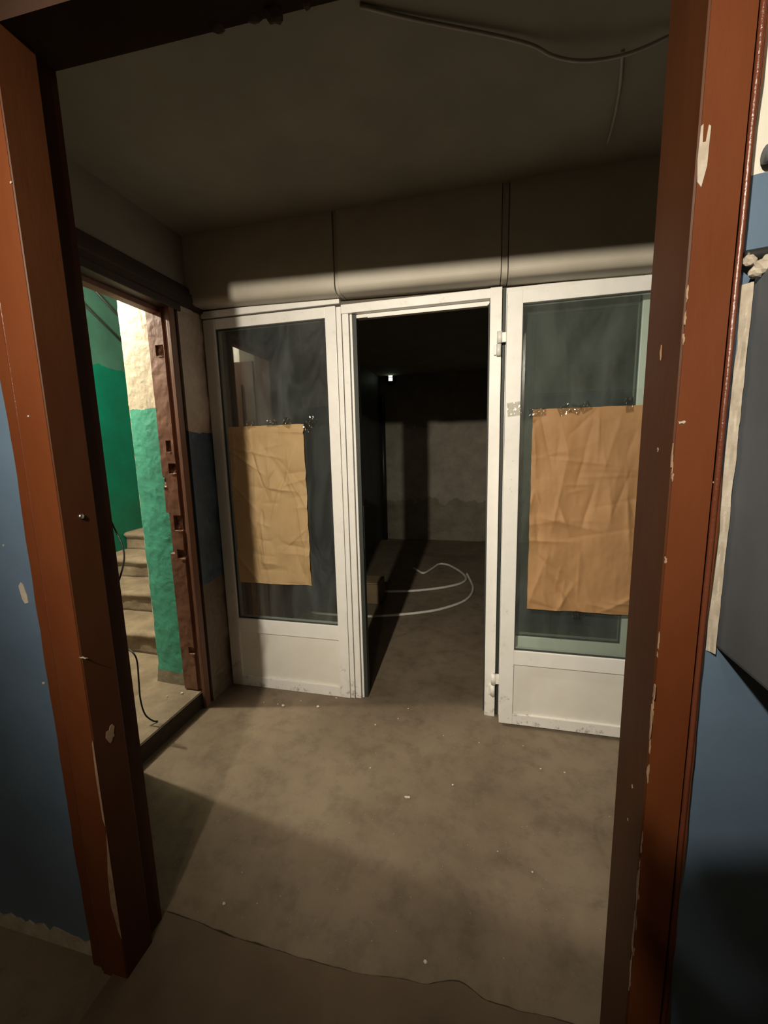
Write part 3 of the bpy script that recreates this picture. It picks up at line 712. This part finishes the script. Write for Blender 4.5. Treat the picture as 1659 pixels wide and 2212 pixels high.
# the photographer, standing behind the lens with the phone held up: outside the frame, throws the shadow on the right jamb
M['coat'] = mat('dark_coat_cloth', (.03, .03, .035), None, 30, .9)
M['skin'] = mat('skin', (.42, .25, .18), (.38, .22, .16), 20, .55)
M['hair'] = mat('dark_hair', (.02, .015, .01), None, 40, .7)
def skinned(name, m, parent, nodes, links, lv=2):
    me = bpy.data.meshes.new(name)
    me.from_pydata([n[:3] for n in nodes], links, [])
    o = bpy.data.objects.new(name, me); COL.objects.link(o)
    sk = o.modifiers.new('skin', 'SKIN'); sk.use_smooth_shade = True
    for d, n in zip(me.skin_vertices[0].data, nodes): d.radius = (n[3], n[4] if len(n) > 4 else n[3])
    me.skin_vertices[0].data[0].use_root = True
    ss = o.modifiers.new('sub', 'SUBSURF'); ss.levels = lv; ss.render_levels = lv
    me.materials.append(m)
    if parent: o.parent = parent; o.matrix_parent_inverse = Matrix.Translation(-parent.location)
    return o
pp = empty('person', (.22, -.50, .009), 'person in a dark coat standing behind the lens, holding up a phone', 'person')
body = [(.22, -.50, .95, .15, .12), (.22, -.49, 1.12, .14, .11), (.22, -.48, 1.32, .16, .11), (.22, -.48, 1.42, .10, .08), (.215, -.46, 1.50, .055),
        (.05, -.47, 1.39, .06), (-.03, -.36, 1.14, .048), (-.075, -.12, 1.28, .034), (.39, -.47, 1.39, .06), (.36, -.30, 1.12, .048), (.09, -.08, 1.25, .034),
        (.13, -.50, .88, .09), (.12, -.47, .50, .065), (.12, -.52, .10, .045), (.12, -.42, .06, .04), (.31, -.50, .88, .09), (.32, -.46, .50, .065), (.33, -.50, .10, .045), (.34, -.40, .06, .04)]
lk = [(0, 1), (1, 2), (2, 3), (3, 4), (2, 5), (5, 6), (6, 7), (2, 8), (8, 9), (9, 10), (0, 11), (11, 12), (12, 13), (13, 14), (0, 15), (15, 16), (16, 17), (17, 18)]
skinned('body', M['coat'], pp, body, lk)
mb = MB(); t = bmesh.new(); bmesh.ops.create_uvsphere(t, u_segments=32, v_segments=24, radius=1)
for v in t.verts:
    x, y, z = v.co; jaw = 1-.28*max(0, -z)
    k = Vector((x*.075*jaw, y*.095*jaw, z*.118))
    if y > 0: k.y += .022*math.exp(-((x/.16)**2+((z+.12)/.2)**2))-.008*(math.exp(-(((abs(x)-.38)/.16)**2+((z-.02)/.13)**2)))+.005*math.exp(-((x/.3)**2+((z+.45)/.1)**2))
    if abs(x) > .93: k.x *= 1.10
    v.co = Vector((.205, -.43, 1.635))+k
mb._add(t); mb.build('head', M['skin'], pp, True)
mb = MB(); t = bmesh.new(); bmesh.ops.create_uvsphere(t, u_segments=28, v_segments=18, radius=1)
bmesh.ops.delete(t, geom=[v for v in t.verts if v.co.z < .1 and v.co.y > -.2], context='VERTS')
for v in t.verts: v.co = Vector((.205+v.co.x*.082, -.438+v.co.y*.102, 1.642+v.co.z*.122))
mb._add(t); mb.build('hair', M['hair'], pp, True)
def cpt(x, y, z): return CAM_POS+right*x+up*y-fwd*z
ph = empty('smartphone', cpt(-.03, -.125, .01), 'dark smartphone held up at the viewpoint', 'phone')
mb = MB().box(-.108, .010, -.110, .100, .004, .012, .002)
for v in mb.bm.verts: v.co = cpt(*v.co)
mb.build('case', M['dark_metal'], ph)
def hand(sgn, x_side, y0, wrist):
    P = lambda x, y, z: tuple(cpt(x_side+sgn*x, y, z))
    nd = [P(.020, y0-.05, .030)+(.024, .014), P(.018, y0, .026)+(.026, .013), tuple(wrist)+(.026,)]; ls = [(0, 1), (0, 2)]
    for j, (dy, ln) in enumerate(((.030, 1.0), (.010, 1.08), (-.010, 1.0), (-.030, .82))):
        b = len(nd)
        nd += [P(.022, y0+dy, .020)+(.0095,), P(.012, y0+dy, -.002)+(.009,), P(-.004*ln, y0+dy, -.0035)+(.008,)]
        ls += [(1, b), (b, b+1), (b+1, b+2)]
    b = len(nd); nd += [P(.014, y0-.03, .030)+(.011,), P(-.006, y0+.01, .026)+(.010,), P(-.018, y0+.03, .024)+(.009,)]
    ls += [(0, b), (b, b+1), (b+1, b+2)]
    skinned('hand', M['skin'], pp, nd, ls)
hand(-1, -.125, .085, Vector((-.075, -.12, 1.28)))
hand(1, .010, -.06, Vector((.09, -.08, 1.25)))
